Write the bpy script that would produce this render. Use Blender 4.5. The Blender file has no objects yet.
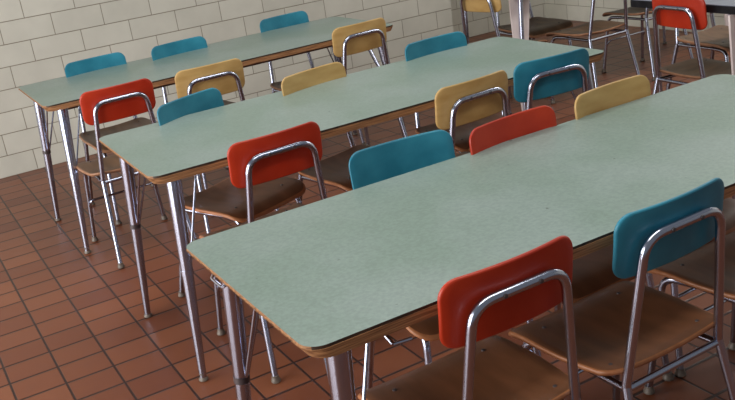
import bpy, bmesh, math, random
from mathutils import Vector, Matrix
random.seed(4)
scene = bpy.context.scene
COL = scene.collection
PI = math.pi

# ------------------------------------------------------------------ materials
def new_mat(name):
    m = bpy.data.materials.new(name); m.use_nodes = True
    nt = m.node_tree; b = nt.nodes['Principled BSDF']
    return m, nt, b
def N(nt, t, **kw):
    n = nt.nodes.new(t)
    for k, v in kw.items(): setattr(n, k, v)
    return n
def math_node(nt, op, a, b=None):
    n = N(nt, 'ShaderNodeMath', operation=op)
    for i, v in enumerate((a, b)):
        if v is None: continue
        if isinstance(v, (int, float)): n.inputs[i].default_value = v
        else: nt.links.new(v, n.inputs[i])
    return n.outputs[0]
def lin(*c):
    return tuple(((x/255)/12.92 if x/255 <= .04045 else ((x/255+.055)/1.055)**2.4) for x in c) + (1,)
def mottled(name, c1, c2, scale=20, rough=.45, detail=4, spec=.5, bump=0, stretch=None, coat=0, lo=.35, hi=.65):
    m, nt, b = new_mat(name)
    tc = N(nt, 'ShaderNodeTexCoord')
    src = tc.outputs['Object']
    if stretch:
        mp = N(nt, 'ShaderNodeMapping'); mp.inputs['Scale'].default_value = stretch
        nt.links.new(src, mp.inputs[0]); src = mp.outputs[0]
    nz = N(nt, 'ShaderNodeTexNoise'); nz.inputs['Scale'].default_value = scale; nz.inputs['Detail'].default_value = detail
    nt.links.new(src, nz.inputs['Vector'])
    r = N(nt, 'ShaderNodeValToRGB')
    r.color_ramp.elements[0].position = lo; r.color_ramp.elements[1].position = hi
    r.color_ramp.elements[0].color = c1; r.color_ramp.elements[1].color = c2
    nt.links.new(nz.outputs['Fac'], r.inputs[0]); nt.links.new(r.outputs[0], b.inputs['Base Color'])
    b.inputs['Roughness'].default_value = rough
    b.inputs['Specular IOR Level'].default_value = spec
    b.inputs['Coat Weight'].default_value = coat
    if bump:
        bp = N(nt, 'ShaderNodeBump'); bp.inputs['Strength'].default_value = bump; bp.inputs['Distance'].default_value = .002
        nt.links.new(nz.outputs['Fac'], bp.inputs['Height']); nt.links.new(bp.outputs[0], b.inputs['Normal'])
    return m

def floor_mat():
    m, nt, b = new_mat('quarry_tile')
    g = N(nt, 'ShaderNodeNewGeometry'); sx = N(nt, 'ShaderNodeSeparateXYZ'); nt.links.new(g.outputs['Position'], sx.inputs[0])
    TX, TY, X0, Y0 = .1738, .1526, .284, 3.9094
    ux = math_node(nt, 'DIVIDE', math_node(nt, 'SUBTRACT', sx.outputs[0], X0), TX)
    uy = math_node(nt, 'DIVIDE', math_node(nt, 'SUBTRACT', sx.outputs[1], Y0), TY)
    def line(u, w):     # 1 on the joint
        f = math_node(nt, 'FRACT', u)
        d = math_node(nt, 'MINIMUM', f, math_node(nt, 'SUBTRACT', 1.0, f))
        mr = N(nt, 'ShaderNodeMapRange', interpolation_type='SMOOTHSTEP'); nt.links.new(d, mr.inputs[0])
        mr.inputs[1].default_value = w*.45; mr.inputs[2].default_value = w*1.3; mr.inputs[3].default_value = 1; mr.inputs[4].default_value = 0
        return mr.outputs[0]
    lx = line(ux, .026); ly = line(uy, .042)
    j = math_node(nt, 'MAXIMUM', lx, math_node(nt, 'MULTIPLY', ly, .95))
    cb = N(nt, 'ShaderNodeCombineXYZ')
    nt.links.new(math_node(nt, 'FLOOR', ux), cb.inputs[0]); nt.links.new(math_node(nt, 'FLOOR', uy), cb.inputs[1])
    wn = N(nt, 'ShaderNodeTexWhiteNoise', noise_dimensions='3D'); nt.links.new(cb.outputs[0], wn.inputs['Vector'])
    nz = N(nt, 'ShaderNodeTexNoise'); nz.inputs['Scale'].default_value = 14; nz.inputs['Detail'].default_value = 6
    nt.links.new(g.outputs['Position'], nz.inputs['Vector'])
    f = math_node(nt, 'ADD', math_node(nt, 'MULTIPLY', wn.outputs['Value'], .6), math_node(nt, 'MULTIPLY', nz.outputs['Fac'], .4))
    r = N(nt, 'ShaderNodeValToRGB'); e = r.color_ramp.elements
    e[0].position = .1; e[0].color = TILE_A; e[1].position = .9; e[1].color = TILE_B
    nt.links.new(f, r.inputs[0])
    mx = N(nt, 'ShaderNodeMix', data_type='RGBA'); nt.links.new(j, mx.inputs[0])
    nt.links.new(r.outputs[0], mx.inputs[6]); mx.inputs[7].default_value = lin(46, 27, 24)
    nt.links.new(mx.outputs[2], b.inputs['Base Color'])
    rr = N(nt, 'ShaderNodeMapRange'); nt.links.new(nz.outputs['Fac'], rr.inputs[0]); rr.inputs[3].default_value = .3; rr.inputs[4].default_value = .46
    nt.links.new(rr.outputs[0], b.inputs['Roughness'])
    b.inputs['Specular IOR Level'].default_value = .35
    bp = N(nt, 'ShaderNodeBump'); bp.inputs['Strength'].default_value = .5; bp.inputs['Distance'].default_value = .003; bp.invert = True
    nt.links.new(j, bp.inputs['Height']); nt.links.new(bp.outputs[0], b.inputs['Normal'])
    return m
def block_mat(name, axis, c1, c2, mortar):
    m, nt, b = new_mat(name)
    g = N(nt, 'ShaderNodeNewGeometry'); sx = N(nt, 'ShaderNodeSeparateXYZ'); nt.links.new(g.outputs['Position'], sx.inputs[0])
    cb = N(nt, 'ShaderNodeCombineXYZ')
    BW, BH = .3282, .1406
    nt.links.new(math_node(nt, 'ADD', sx.outputs[axis], 40*BW - .7697 + BW/2), cb.inputs[0]); nt.links.new(sx.outputs[2], cb.inputs[1])
    br = N(nt, 'ShaderNodeTexBrick'); br.offset = .5; br.squash = 1
    nt.links.new(cb.outputs[0], br.inputs['Vector'])
    br.inputs['Scale'].default_value = 1; br.inputs['Brick Width'].default_value = BW; br.inputs['Row Height'].default_value = BH
    br.inputs['Mortar Size'].default_value = .0028; br.inputs['Mortar Smooth'].default_value = .3
    br.inputs['Color1'].default_value = c1; br.inputs['Color2'].default_value = c2; br.inputs['Mortar'].default_value = mortar
    nz = N(nt, 'ShaderNodeTexNoise'); nz.inputs['Scale'].default_value = 5; nz.inputs['Detail'].default_value = 5
    nt.links.new(g.outputs['Position'], nz.inputs['Vector'])
    mr = N(nt, 'ShaderNodeMapRange'); nt.links.new(nz.outputs['Fac'], mr.inputs[0]); mr.inputs[1].default_value = .35; mr.inputs[2].default_value = .65; mr.inputs[3].default_value = .95; mr.inputs[4].default_value = 1.04
    mx = N(nt, 'ShaderNodeMix', data_type='RGBA', blend_type='MULTIPLY'); mx.inputs[0].default_value = 1
    nt.links.new(br.outputs['Color'], mx.inputs[6]); nt.links.new(mr.outputs[0], mx.inputs[7])
    nt.links.new(mx.outputs[2], b.inputs['Base Color'])
    b.inputs['Roughness'].default_value = .42
    bp = N(nt, 'ShaderNodeBump'); bp.inputs['Strength'].default_value = .6; bp.inputs['Distance'].default_value = .004; bp.invert = True
    nt.links.new(br.outputs['Fac'], bp.inputs['Height']); nt.links.new(bp.outputs[0], b.inputs['Normal'])
    return m
def laminate_mat():
    m, nt, b = new_mat('green_laminate')
    tc = N(nt, 'ShaderNodeTexCoord')
    a = N(nt, 'ShaderNodeTexNoise'); a.inputs['Scale'].default_value = 3.2; a.inputs['Detail'].default_value = 3
    c = N(nt, 'ShaderNodeTexNoise'); c.inputs['Scale'].default_value = 110; c.inputs['Detail'].default_value = 3
    v = N(nt, 'ShaderNodeTexNoise'); v.inputs['Scale'].default_value = 38; v.inputs['Detail'].default_value = 1
    for n in (a, c, v): nt.links.new(tc.outputs['Object'], n.inputs['Vector'])
    r = N(nt, 'ShaderNodeValToRGB'); e = r.color_ramp.elements
    e[0].position = .38; e[0].color = LAM_A; e[1].position = .62; e[1].color = LAM_B
    nt.links.new(a.outputs['Fac'], r.inputs[0])
    mr = N(nt, 'ShaderNodeMapRange'); nt.links.new(c.outputs['Fac'], mr.inputs[0]); mr.inputs[1].default_value = .35; mr.inputs[2].default_value = .65; mr.inputs[3].default_value = .9; mr.inputs[4].default_value = 1.06
    mx = N(nt, 'ShaderNodeMix', data_type='RGBA', blend_type='MULTIPLY'); mx.inputs[0].default_value = 1
    nt.links.new(r.outputs[0], mx.inputs[6]); nt.links.new(mr.outputs[0], mx.inputs[7])
    # scattered dark pock marks
    sp = N(nt, 'ShaderNodeMapRange'); nt.links.new(v.outputs['Fac'], sp.inputs[0]); sp.inputs[1].default_value = .79; sp.inputs[2].default_value = .83; sp.inputs[3].default_value = 0; sp.inputs[4].default_value = .7
    m2 = N(nt, 'ShaderNodeMix', data_type='RGBA'); nt.links.new(sp.outputs[0], m2.inputs[0]); nt.links.new(mx.outputs[2], m2.inputs[6]); m2.inputs[7].default_value = lin(60, 66, 60)
    nt.links.new(m2.outputs[2], b.inputs['Base Color'])
    b.inputs['Roughness'].default_value = .33; b.inputs['Specular IOR Level'].default_value = .35
    return m
TILE_A, TILE_B = lin(108, 58, 39), lin(136, 81, 54)
LAM_A, LAM_B = lin(128, 147, 137), lin(139, 155, 149)
M = {}
M['floor'] = floor_mat()
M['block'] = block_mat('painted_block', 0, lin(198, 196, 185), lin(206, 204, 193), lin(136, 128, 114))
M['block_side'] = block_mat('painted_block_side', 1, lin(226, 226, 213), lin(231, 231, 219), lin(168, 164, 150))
M['laminate'] = laminate_mat()
M['edge_wood'] = mottled('edge_plywood', lin(112, 74, 48), lin(180, 132, 90), 9, .5, 5, stretch=(1, 8, 30))
M['edge_dark'] = mottled('laminate_black_edge', lin(38, 28, 24), lin(74, 52, 38), 30, .5)  # dark tone on the long side faces of the laminate only
M['under'] = mottled('brown_board', lin(70, 42, 30), lin(96, 60, 42), 8, .6)
M['red'] = mottled('red_painted_plywood', lin(168, 40, 14), lin(184, 52, 22), 9, .4)
M['blue'] = mottled('blue_painted_plywood', lin(28, 112, 136), lin(46, 132, 156), 9, .4)
M['yellow'] = mottled('yellow_painted_plywood', lin(180, 144, 86), lin(198, 164, 106), 7, .42, stretch=(1, 1, 3))
M['seat'] = mottled('brown_plywood', lin(104, 66, 42), lin(124, 80, 53), 5, .42, 4, stretch=(4, 1, 1))
M['seat_edge'] = mottled('brown_plywood_edge', lin(156, 98, 62), lin(176, 116, 76), 30, .42)  # plywood edge, lightened with the rim highlight painted into its colour
M['seat_grey'] = mottled('weathered_brown_plywood', lin(96, 72, 54), lin(120, 92, 70), 5, .45, 4, stretch=(4, 1, 1))
M['seat_grey_edge'] = mottled('weathered_plywood_lit_edge', lin(146, 104, 76), lin(168, 122, 92), 30, .45)  # same for the greyer seats: edge tone includes a painted rim highlight
m, nt, b = new_mat('chrome'); b.inputs['Metallic'].default_value = 1; b.inputs['Roughness'].default_value = .16; b.inputs['Base Color'].default_value = (.45, .48, .60, 1)
nz = N(nt, 'ShaderNodeTexNoise'); nz.inputs['Scale'].default_value = 60; mr = N(nt, 'ShaderNodeMapRange'); nt.links.new(nz.outputs['Fac'], mr.inputs[0]); mr.inputs[3].default_value = .15; mr.inputs[4].default_value = .25
nt.links.new(mr.outputs[0], b.inputs['Roughness']); M['chrome'] = m
M['black'] = mottled('black_rubber', lin(20, 20, 24), lin(34, 33, 36), 20, .7, spec=.15)
M['dark_steel'] = mottled('dark_steel', lin(58, 50, 52), lin(84, 74, 76), 30, .35)
M['grey_top'] = mottled('grey_laminate', lin(112, 118, 134), lin(124, 130, 146), 12, .35)
M['reflection_panel'] = mottled('white_leg_reflection', lin(222, 208, 208), lin(236, 224, 222), 8, .3)  # white reflections of a fat tapered leg, painted as a surface
M['glide'] = mottled('worn_glide', lin(84, 74, 66), lin(120, 108, 98), 40, .4)

# ------------------------------------------------------------------ mesh helpers
def mesh_from(name, bm, mats, smooth=True):
    bmesh.ops.recalc_face_normals(bm, faces=bm.faces[:])
    me = bpy.data.meshes.new(name); bm.to_mesh(me); bm.free()
    for mm in (mats if isinstance(mats, (list, tuple)) else [mats]): me.materials.append(mm)
    if smooth:
        for p in me.polygons: p.use_smooth = True
        try: me.set_sharp_from_angle(angle=math.radians(42))
        except Exception: pass
    return me
def link(name, me, parent=None, loc=None):
    o = bpy.data.objects.new(name, me); COL.objects.link(o)
    if parent: o.parent = parent
    if loc: o.location = loc
    return o
def round_path(pts, radii, n=6):
    """polyline whose inner corners are rounded by the given radius"""
    out = [Vector(pts[0])]
    for i in range(1, len(pts)-1):
        p, a, c = Vector(pts[i]), Vector(pts[i-1]), Vector(pts[i+1]); r = radii[i-1]
        if r <= 0: out.append(p); continue
        da, dc = (a-p).normalized(), (c-p).normalized()
        ang = da.angle(dc); t = min(r/math.tan(ang/2), (a-p).length*.49, (c-p).length*.49)
        s, e = p+da*t, p+dc*t
        for k in range(n+1):
            u = k/n; out.append((1-u)**2*s + 2*u*(1-u)*p + u*u*e)
    out.append(Vector(pts[-1])); return out
def tube(bm, path, r, seg=12):
    path = [Vector(p) for p in path]; rs = r if isinstance(r, (list, tuple)) else [r]*len(path)
    tang = []
    for i in range(len(path)):
        a = path[max(i-1, 0)]; c = path[min(i+1, len(path)-1)]; tang.append((c-a).normalized())
    ref = Vector((0, 0, 1)) if abs(tang[0].z) < .9 else Vector((1, 0, 0))
    n = (ref - tang[0]*ref.dot(tang[0])).normalized(); rings = []
    for p, t, rr in zip(path, tang, rs):
        n = (n - t*n.dot(t)).normalized(); b = t.cross(n)
        rings.append([bm.verts.new(p + n*rr*math.cos(2*PI*k/seg) + b*rr*math.sin(2*PI*k/seg)) for k in range(seg)])
    for a, c in zip(rings, rings[1:]):
        for k in range(seg): bm.faces.new((a[k], a[(k+1) % seg], c[(k+1) % seg], c[k]))
    bm.faces.new(rings[0][::-1]); bm.faces.new(rings[-1])
def lathe(bm, prof, center, seg=14):
    rings = [[bm.verts.new((center[0]+r*math.cos(2*PI*k/seg), center[1]+r*math.sin(2*PI*k/seg), center[2]+z)) for k in range(seg)] for r, z in prof]
    for a, c in zip(rings, rings[1:]):
        for k in range(seg): bm.faces.new((a[k], a[(k+1) % seg], c[(k+1) % seg], c[k]))
    bm.faces.new(rings[0][::-1]); bm.faces.new(rings[-1])
def rounded_rect(x0, y0, x1, y1, r, n=8):
    out = []
    for cx, cy, a0 in ((x1-r, y0+r, -PI/2), (x1-r, y1-r, 0), (x0+r, y1-r, PI/2), (x0+r, y0+r, PI)):
        for k in range(n+1):
            a = a0 + PI/2*k/n; out.append((cx+r*math.cos(a), cy+r*math.sin(a)))
    return out
def prism(bm, outline, z0, z1, cham=0, mi=0):
    layers = [(z0, 0), (z1-cham, 0)] + ([(z1, cham)] if cham else [])
    cx = sum(p[0] for p in outline)/len(outline); cy = sum(p[1] for p in outline)/len(outline)
    hx = max(abs(p[0]-cx) for p in outline); hy = max(abs(p[1]-cy) for p in outline)
    rings = [[bm.verts.new((cx+(x-cx)*(1-c/hx), cy+(y-cy)*(1-c/hy), z)) for x, y in outline] for z, c in layers]
    fs = [bm.faces.new(rings[0][::-1]), bm.faces.new(rings[-1])]; n = len(outline)
    for a, c in zip(rings, rings[1:]):
        for k in range(n): fs.append(bm.faces.new((a[k], a[(k+1) % n], c[(k+1) % n], c[k])))
    for f in fs: f.material_index = mi
    return fs
def box(bm, x0, y0, z0, x1, y1, z1):
    prism(bm, [(x0, y0), (x1, y0), (x1, y1), (x0, y1)], z0, z1)
def slab(rows, ncol, th, e, fmap):
    """rows: (v, left, right) outline spans; fmap(u, v, t) -> xyz. A thick, edge-rounded bent sheet."""
    bm = bmesh.new(); nr = len(rows)
    vm = (rows[0][0]+rows[-1][0])/2; hv = abs(rows[-1][0]-rows[0][0])/2; hu = max(r[2]-r[1] for r in rows)/2
    def layer(t, inset):
        g = []
        for v, a, b in rows:
            g.append([bm.verts.new(fmap((a+(b-a)*k/ncol)*(1-inset/hu), vm+(v-vm)*(1-inset/hv), t)) for k in range(ncol+1)])
        return g
    F = layer(th/2, e); B = layer(-th/2, e)
    for i in range(nr-1):
        for k in range(ncol):
            bm.faces.new((F[i][k], F[i][k+1], F[i+1][k+1], F[i+1][k])); bm.faces.new((B[i][k], B[i+1][k], B[i+1][k+1], B[i][k+1]))
    idx = [(0, k) for k in range(ncol+1)] + [(i, ncol) for i in range(1, nr)] + [(nr-1, k) for k in range(ncol-1, -1, -1)] + [(i, 0) for i in range(nr-2, 0, -1)]
    def ring(t, inset):
        out = []
        for i, k in idx:
            v, a, b = rows[i]; out.append(bm.verts.new(fmap((a+(b-a)*k/ncol)*(1-inset/hu), vm+(v-vm)*(1-inset/hv), t)))
        return out
    chain = [[F[i][k] for i, k in idx], ring(th/2-e*.35, e*.3), ring(th/2-e, 0), ring(-th/2+e, 0), ring(-th/2+e*.35, e*.3), [B[i][k] for i, k in idx]]
    n = len(idx)
    for a, c in zip(chain, chain[1:]):
        for k in range(n):
            f = bm.faces.new((a[k], c[k], c[(k+1) % n], a[(k+1) % n])); f.material_index = 1
    return bm

def thing(name, loc, rz, label, cat, group=None):
    o = bpy.data.objects.new(name, None); o.empty_display_size = .1; COL.objects.link(o)
    o.location = loc; o.rotation_euler = (0, 0, rz); o['label'] = label; o['category'] = cat
    if group: o['group'] = group
    return o
def struct(name, bm, m):
    o = link(name, mesh_from(name, bm, m, False)); o['kind'] = 'structure'; return o

# ------------------------------------------------------------------ setting
YB, YR, XJ, XR = 6.3114, 6.98, 4.2, 5.72
bm = bmesh.new(); box(bm, -3.4, -2.2, -.12, XR+.15, YR+.15, 0); struct('floor', bm, M['floor'])
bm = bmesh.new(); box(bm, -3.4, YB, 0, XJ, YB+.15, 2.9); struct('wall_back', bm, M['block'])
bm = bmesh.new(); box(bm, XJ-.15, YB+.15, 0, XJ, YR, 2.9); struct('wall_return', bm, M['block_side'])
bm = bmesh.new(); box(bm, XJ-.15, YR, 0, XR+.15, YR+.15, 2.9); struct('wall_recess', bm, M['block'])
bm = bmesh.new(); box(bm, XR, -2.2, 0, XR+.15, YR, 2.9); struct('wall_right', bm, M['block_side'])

# ------------------------------------------------------------------ chair
HW, ZT, ZB = .17, .821, .663
ZS, SL = .405, .118
def lean(z): return -(z-.42)*SL
def chair_meshes():
    d = {}
    # bent painted backrest
    r = .040; rows = []
    n = 7; vs = [ZB + r*(1-math.cos(PI/2*k/n)) for k in range(n+1)] + [ZB+r+(ZT-ZB-2*r)*k/4 for k in range(1, 4)] + [ZT - r*(1-math.cos(PI/2*k/n)) for k in range(n, -1, -1)]
    for v in vs:
        dz = max(0, r-min(v-ZB, ZT-v)); w = HW-r+math.sqrt(max(r*r-dz*dz, 0)); rows.append((v, -w, w))
    def fb(u, v, t):
        y = lean(v)+.0185 + .019*(u/HW)**2 + .003*((v-.742)/.08)**2
        return (u, y-t, v)
    d['back_rows'] = (rows, fb)
    # seat, dished bent plywood: v = local y (rear .005 .. front .435)
    rows = []; y0, y1 = .006, .390
    n = 6; rr, rf = .042, .055
    ys = [y0 + rr*(1-math.cos(PI/2*k/n)) for k in range(n+1)] + [y0+rr+(y1-rf-y0-rr)*k/7 for k in range(1, 7)] + [y1 - rf*(1-math.cos(PI/2*k/n)) for k in range(n, -1, -1)]
    for v in ys:
        u = (v-y0)/(y1-y0); w = .188 + .020*min(1, u/.45)**.8 - .004*max(0, (u-.6)/.4)
        if v < y0+rr: dz = y0+rr-v; w -= rr-math.sqrt(max(rr*rr-dz*dz, 0))
        if v > y1-rf: dz = v-(y1-rf); w -= rf-math.sqrt(max(rf*rf-dz*dz, 0))
        rows.append((v, -w, w))
    def fs(u, v, t):
        s = (v-y0)/(y1-y0)
        z = .419 + .012*(abs(u)/.2)**2.2*(1-s*.6) - .016*math.exp(-((s-.38)/.27)**2)*math.exp(-(u/.13)**2)
        z += -.030*max(0, (s-.78)/.22)**2 + .012*max(0, (.16-s)/.16)**1.5
        return (u, v, z+t)
    d['seat_rows'] = (rows, fs)
    return d
D = chair_meshes()
ME = {}
for c in ('red', 'blue', 'yellow'): ME['back_'+c] = mesh_from('backrest', slab(D['back_rows'][0], 18, .011, .004, D['back_rows'][1]), [M[c], M[c]])
for c in ('seat', 'seat_grey'): ME[c] = mesh_from('seat', slab(D['seat_rows'][0], 16, .015, .0062, D['seat_rows'][1]), [M[c], M[c+'_edge']])
TR = .0112; UZ = .764
bm = bmesh.new()
tube(bm, round_path([(-.153, 0, ZS), (-.117, lean(UZ), UZ), (.117, lean(UZ), UZ), (.153, 0, ZS)], [.058, .058], 9), TR, 14)
ME['back_frame'] = mesh_from('back_frame', bm, M['chrome'])
for s, k in ((-1, 'l'), (1, 'r')):
    bm = bmesh.new(); tube(bm, round_path([(s*.1525, -.0005, ZS+.004), (s*.153, 0, ZS-.004), (s*.186, -.086, .012)], [.004], 3), TR, 12); ME['leg_rear_'+k] = mesh_from('leg', bm, M['chrome'])
    bm = bmesh.new(); tube(bm, round_path([(s*.140, .24, .389), (s*.158, .345, .386), (s*.186, .388, .012)], [.05], 7), TR*.95, 12); ME['leg_front_'+k] = mesh_from('leg', bm, M['chrome'])
    for nm, x, y in (('rear', s*.186, -.086), ('front', s*.186, .388)):
        bm = bmesh.new(); lathe(bm, [(.013, 0), (.0165, .003), (.0165, .010), (.0125, .016), (.0125, .026)], (x, y, 0)); ME['glide_%s_%s' % (nm, k)] = mesh_from('foot_glide', bm, M['glide'])
bm = bmesh.new()
tube(bm, [(-.153, .0, .392), (.153, .0, .392)], .009, 10)
for s in (-1, 1): tube(bm, [(s*.150, .0, .392), (s*.146, .15, .390), (s*.140, .26, .389)], .009, 10)
ME['seat_frame'] = mesh_from('seat_frame', bm, M['chrome'])
bm = bmesh.new(); tube(bm, round_path([(-.1725, .3685, .180), (-.168, .335, .226), (.168, .335, .226), (.1725, .3685, .180)], [.02, .02], 5), .0058, 8); ME['stretcher'] = mesh_from('stretcher', bm, M['chrome'])
bm = bmesh.new(); lathe(bm, [(.0055, 0), (.005, .002), (.002, .0032)], (0, 0, 0), 10); ME['rivet'] = mesh_from('rivet', bm, M['dark_steel'])

def make_chair(colour, seat='seat'):
    t = bpy.data.objects.new('cafeteria_chair', None); t.empty_display_size = .1; COL.objects.link(t)
    link('backrest', ME['back_'+colour], t); st = link('seat', ME[seat], t)
    bf = link('back_frame', ME['back_frame'], t); link('seat_frame', ME['seat_frame'], t); link('stretcher', ME['stretcher'], t)
    for k in 'lr':
        for nm in ('rear', 'front'):
            g = link('leg', ME['leg_%s_%s' % (nm, k)], t); link('foot_glide', ME['glide_%s_%s' % (nm, k)], g)
    fs = D['seat_rows'][1]
    for x, y in ((-.145, .055), (.145, .055), (-.13, .30), (.13, .30)): link('rivet', ME['rivet'], st, fs(x, y, .0072))
    for x in (-.045, .045):
        o = link('rivet', ME['rivet'], bf, (x, lean(UZ)-TR, UZ)); o.rotation_euler = (PI/2, 0, 0)
    return t
proto = {}
def copy_tree(o, parent=None):
    c = o.copy(); COL.objects.link(c)
    if parent: c.parent = parent
    for ch in list(o.children): copy_tree(ch, c)
    return c
def chair(colour, x, y, deg, label, group, seat='seat'):
    key = (colour, seat)
    if key not in proto: proto[key] = make_chair(colour, seat); t = proto[key]
    else: t = copy_tree(proto[key])
    t.location = (x, y, 0); t.rotation_euler = (0, 0, math.radians(deg))
    t['label'] = label; t['category'] = 'chair'; t['group'] = group
    return t

# ------------------------------------------------------------------ green tables
TH, TW = .75, .737
def leg_set(root, L, W, z, tops, feet, rt=.027, rb=.0125):
    for (tx, ty), (fx, fy) in zip(tops, feet):
        bm = bmesh.new(); P = Vector((tx, ty, z)); Q = Vector((fx, fy, .014))
        tube(bm, [P.lerp(Q, k/8) for k in range(9)], [rt+(rb-rt)*k/8 for k in range(9)], 16)
        lg = link('leg', mesh_from('leg', bm, M['chrome']), root)
        bm = bmesh.new(); lathe(bm, [(.013, 0), (.017, .003), (.017, .009), (.0115, .015), (.0115, .03)], (fx, fy, 0)); link('foot_glide', mesh_from('foot_glide', bm, M['glide']), lg)
        c = P.lerp(Q, .465); d = (P-Q).normalized()
        bm = bmesh.new(); tube(bm, [c-d*.009, c+d*.009], rt+(rb-rt)*.465+.0015, 14); link('collar', mesh_from('collar', bm, M['dark_steel'] if ty > W/2 else M['chrome']), lg)
        sx = 1 if tx < L/2 else -1; sy = 1 if ty < W/2 else -1
        for e in ((tx+sx*.085, ty+sy*.03, z+.002), (tx+sx*.02, ty+sy*.13, z+.002)):
            bm = bmesh.new(); dd = (Vector(e)-c); dd.z = 0; dd.normalize()
            tube(bm, round_path([c+dd*.015, Vector(e)-dd*.0-Vector((0, 0, .03)), Vector(e)], [.02], 4), .0042, 8); link('brace_rod', mesh_from('brace_rod', bm, M['chrome']), lg)
def green_table(x, y, rz, L, label, loop=False, far=.65):
    t = thing('cafeteria_table', (x, y, 0), rz, label, 'table', 'long green cafeteria tables in parallel rows')
    bm = bmesh.new()
    ol = rounded_rect(0, 0, L, TW, .045)     # board with its short ends cut back underneath
    def und(k): return [(L/2+(px-L/2)*(1-k/(L/2)), py) for px, py in ol]
    rings = [[bm.verts.new((px, py, z)) for px, py in o] for o, z in ((und(.017), TH-.030), (und(.003), TH-.010), (ol, TH-.007))]
    bm.faces.new(rings[0][::-1]); bm.faces.new(rings[-1])
    for ra, rb in zip(rings, rings[1:]):
        for k in range(len(ol)): bm.faces.new((ra[k], ra[(k+1) % len(ol)], rb[(k+1) % len(ol)], rb[k]))
    tt = link('tabletop', mesh_from('tabletop', bm, M['edge_wood']), t)
    bm = bmesh.new(); fs = prism(bm, rounded_rect(.0025, .0012, L-.0025, TW-.0012, .043), TH-.007, TH, 0)
    bm.normal_update()
    for f in fs: f.material_index = 0 if abs(f.normal.z) > .5 else (1 if abs(f.normal.y) > .75 else 2)
    l = link('laminate', mesh_from('laminate', bm, [M['laminate'], M['edge_dark'], M['edge_wood']]), tt); l['label'] = 'speckled grey green laminate surface with dark edge'
    bm = bmesh.new()
    for y0 in (.12, TW-.14): box(bm, .10, y0, TH-.062, L-.10, y0+.02, TH-.030)
    for x0 in (.10, L-.12): box(bm, x0, .14, TH-.062, x0+.02, TW-.14, TH-.030)
    link('apron', mesh_from('apron', bm, M['under'], False), t)
    tops = [(.090, .062), (.080, far), (L-.085, .062), (L-.085, far)]
    feet = [(.026, 0), (.016, far+.005), (L-.02, 0), (L-.02, far+.005)]
    leg_set(t, L, TW, TH-.032, tops, feet)
    if loop:
        bm = bmesh.new(); tube(bm, round_path([(.036, .585, TH-.030), (.014, .58, TH-.046), (.014, .50, TH-.046), (.036, .495, TH-.030)], [.02, .02], 5), .004, 8); link('wire_loop', mesh_from('wire_loop', bm, M['chrome']), t)
        bm = bmesh.new(); tube(bm, [(.186, .012, TH-.061), (.226, -.004+.01, TH-.061)], .004, 8); tube(bm, [(.186, .012, TH-.061), (.186, .05, TH-.05), (.186, .06, TH-.03)], .004, 8); link('latch_rod', mesh_from('latch_rod', bm, M['chrome']), t)
    return t
L = 1.93
green_table(.547, 1.421, 0, L+.03, 'front green-topped cafeteria table nearest the viewer with worn wood edge', True, .622)
green_table(.660, 2.805, -.0105, L, 'middle green-topped cafeteria table between the front table and the wall row')
green_table(.633, 4.412, 0, L, 'rear green-topped cafeteria table standing closest to the block wall')

# ------------------------------------------------------------------ dark edged tables at the right
DH = .772
def dark_table(x, y, l, label):
    t = thing('folding_table', (x, y, 0), 0, label, 'table', 'black edged tables at the right of the room')
    bm = bmesh.new(); prism(bm, rounded_rect(0, 0, l, TW, .04), DH-.038, DH-.003, .003); tp = link('tabletop', mesh_from('tabletop', bm, M['black']), t)
    bm = bmesh.new(); prism(bm, rounded_rect(.004, .004, l-.004, TW-.004, .037), DH-.003, DH, 0); link('laminate', mesh_from('laminate', bm, M['grey_top']), tp)
    return t
def panel_leg(t, x, y, fx, fy, half, along_x=True):
    """tapered leg: chrome post in a white sheet that stands in for its reflections"""
    bm = bmesh.new(); rows = []
    th = .011
    for k in range(11):
        z = .02+(DH-.06)*k/10; w = .012+(half-.012)*(k/10)**.8; rows.append((z, w, x+(fx-x)*(1-k/10), y+(fy-y)*(1-k/10)))
    rings = []
    for z, w, cx, cy in rows:
        pts = [(-w, -th/2), (w, -th/2), (w, th/2), (-w, th/2)]
        if not along_x: pts = [(b, a) for a, b in pts]
        rings.append([bm.verts.new((cx+a, cy+b, z)) for a, b in pts])
    for a, c in zip(rings, rings[1:]):
        for k in range(4): bm.faces.new((a[k], a[(k+1) % 4], c[(k+1) % 4], c[k]))
    bm.faces.new(rings[0][::-1]); bm.faces.new(rings[-1])
    lg = link('leg', mesh_from('leg', bm, M['reflection_panel']), t); lg['label'] = 'tapered leg with its white reflections put in as a sheet'
    bm = bmesh.new(); tube(bm, [(x, y-.012, DH-.036), (fx, fy-.012, .012)], [.015, .0115], 14); link('chrome_post', mesh_from('chrome_post', bm, M['chrome']), lg)
    bm = bmesh.new(); lathe(bm, [(.013, 0), (.017, .003), (.017, .01), (.012, .02)], (fx, fy-.012, 0)); link('foot_glide', mesh_from('foot_glide', bm, M['glide']), lg)
def tube_leg(t, x, y, fx, fy):
    bm = bmesh.new(); tube(bm, [(x, y, DH-.034), (fx, fy, .012)], [.0135, .0105], 14); lg = link('leg', mesh_from('leg', bm, M['chrome']), t)
    bm = bmesh.new(); lathe(bm, [(.013, 0), (.016, .003), (.016, .01), (.0115, .02)], (fx, fy, 0)); link('foot_glide', mesh_from('foot_glide', bm, M['glide']), lg)
t = dark_table(3.405, 2.775, 1.93, 'grey-topped table with black edge beside the red chair at upper right')
tube_leg(t, .125, .675, .145, .66); tube_leg(t, 1.85, .675, 1.88, .675)
panel_leg(t, .06, .09, .04, .07, .078); panel_leg(t, 1.87, .09, 1.89, .07, .078)
t = dark_table(3.43, 4.42, 1.93, 'table beside the cut-off yellow chair, only its white and chrome tapered leg in view')
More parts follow.
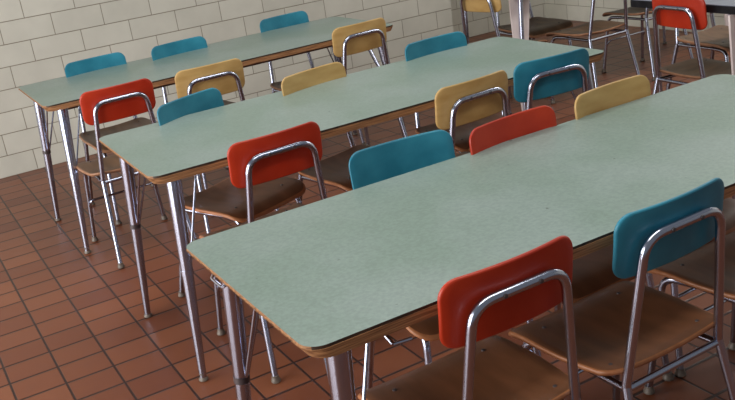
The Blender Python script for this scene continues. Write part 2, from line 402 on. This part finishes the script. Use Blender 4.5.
panel_leg(t, .065, .085, .005, .05, .078); tube_leg(t, .075, .675, .05, .675); panel_leg(t, 1.87, .09, 1.89, .07, .078); tube_leg(t, 1.85, .675, 1.88, .675)

# ------------------------------------------------------------------ chairs
G1 = 'chairs along the near side of the front table'; G2 = 'chairs along the far side of the front table'
chair('red', .975, 1.370, 1.1, 'red-backed chair nearest the viewer, pushed under the front table', G1)
chair('blue', 1.418, 1.362, 1.6, 'large blue-backed chair in the foreground right of the nearest red chair', G1)
chair('red', 1.915, 1.37, 1, 'brown plywood chair seat cut off by the right frame edge beside the foreground blue chair', G1)
chair('blue', 1.262, 2.231, 174.7, 'blue backrest rising behind the left half of the front table', G2)
chair('red', 1.607, 2.145, 183.6, 'red backrest rising behind the middle of the front table', G2)
chair('yellow', 2.022, 2.160, 183.5, 'yellow backrest rising behind the right end of the front table', G2)
G3 = 'chairs along the near side of the middle table'; G4 = 'chairs along the far side of the middle table'
chair('red', 1.060, 2.706, 2.2, 'red-backed chair at the near side of the middle table', G3)
chair('yellow', 1.837, 2.687, 4.3, 'yellow-backed chair with chrome hoop at the near side of the middle table', G3)
chair('blue', 2.224, 2.706, -5.9, 'blue-backed chair with chrome hoop at the near right of the middle table', G3)
chair('blue', 1.061, 3.533, 202, 'dark blue backrest rising behind the left end of the middle table', G4)
chair('yellow', 1.588, 3.465, 191.5, 'low yellow backrest rising behind the centre of the middle table', G4)
chair('blue', 2.225, 3.493, 181.8, 'blue backrest rising behind the right half of the middle table', G4)
G5 = 'chairs along the near side of the rear table'; G6 = 'chairs along the far side of the rear table'
chair('red', .923, 4.170, 1, 'red-backed chair at the left end of the rear table', G5, 'seat_grey')
chair('yellow', 1.363, 4.146, -1.1, 'yellow-backed chair right of the red one at the rear table', G5, 'seat_grey')
chair('yellow', 2.286, 4.334, 3.1, 'yellow-backed chair at the right end of the rear table', G5, 'seat_grey')
chair('blue', 1.056, 5.103, 183.5, 'leftmost blue backrest showing above the rear table by the block wall', G6, 'seat_grey')
chair('blue', 1.515, 5.032, 186.6, 'middle of three blue backrests showing above the rear table', G6, 'seat_grey')
chair('blue', 2.226, 5.156, 185.7, 'rightmost of three blue backrests showing above the rear table', G6, 'seat_grey')
G7 = 'chairs around the black edged tables'
chair('red', 3.36, 3.13, -93, 'orange-red chair against the black-edged table at upper right', G7, 'seat_grey')
chair('yellow', 3.30, 4.64, -80, 'yellow chair cut off by the top frame edge beside the block wall', G7, 'seat_grey')
chair('blue', 4.02, 4.32, 0, 'chair behind the middle table, brown seat and chrome legs shown, back out of frame', G7, 'seat_grey')
chair('blue', 4.64, 4.46, 0, 'brown chair seat partly hidden beyond the corner of the black-edged table', G7, 'seat_grey')
chair('yellow', 4.15, 3.74, 180, 'chair with brown seat across the black-edged table from the red chair', G7, 'seat_grey')

chair('red', 3.95, 5.15, 180, 'far chair seen as a chrome tube and seat edge right of the white tapered leg', G7, 'seat_grey')

# ------------------------------------------------------------------ light
def area(name, loc, target, sx, sy, power, col=(1, 1, 1)):
    l = bpy.data.lights.new(name, 'AREA'); l.shape = 'RECTANGLE'; l.size = sx; l.size_y = sy; l.energy = power; l.color = col
    o = bpy.data.objects.new(name, l); COL.objects.link(o); o.location = loc
    o.rotation_euler = (Vector(target)-Vector(loc)).to_track_quat('-Z', 'Y').to_euler(); return o
area('window_daylight', (-3.2, 2.8, 1.45), (1.5, 2.8, .9), 5.0, 2.6, 290, (1, .985, .955))
for xx, yy, pw in ((1.2, 1.2, 28), (1.2, 3.6, 30), (4.9, 3.2, 48)): area('ceiling_and_fill_light', (xx, yy, 2.85), (xx, yy, 0), 2.2, .5, pw, (1, .97, .92))  # ceiling lights; the rightmost is an added fill brightening the recess side
w = bpy.data.worlds.new('World'); scene.world = w; w.use_nodes = True
w.node_tree.nodes['Background'].inputs[0].default_value = (.92, .96, 1, 1); w.node_tree.nodes['Background'].inputs[1].default_value = .2

# ------------------------------------------------------------------ camera
F, H, YAW, PITCH, ROLL = 916.889, 1.5698, -.4677, -.3425, -.1473
cy, sy, cp, sp, cr, sr = math.cos(YAW), math.sin(YAW), math.cos(PITCH), math.sin(PITCH), math.cos(ROLL), math.sin(ROLL)
fwd = Vector((-sy*cp, cy*cp, sp)); r0 = Vector((cy, sy, 0)); u0 = r0.cross(fwd)
r, u = r0*cr+u0*sr, -r0*sr+u0*cr
cam = bpy.data.cameras.new('camera'); co = bpy.data.objects.new('camera', cam); COL.objects.link(co)
cam.sensor_fit = 'HORIZONTAL'; cam.sensor_width = 36; cam.lens = F/735*36; cam.clip_start = .02
mw = Matrix((r, u, -fwd)).transposed().to_4x4(); mw.translation = Vector((0, 0, H)); co.matrix_world = mw
scene.camera = co
vs = scene.view_settings
vs.view_transform = 'Standard'; vs.look = 'None'; vs.gamma = 1; vs.use_curve_mapping = False; vs.exposure = 0
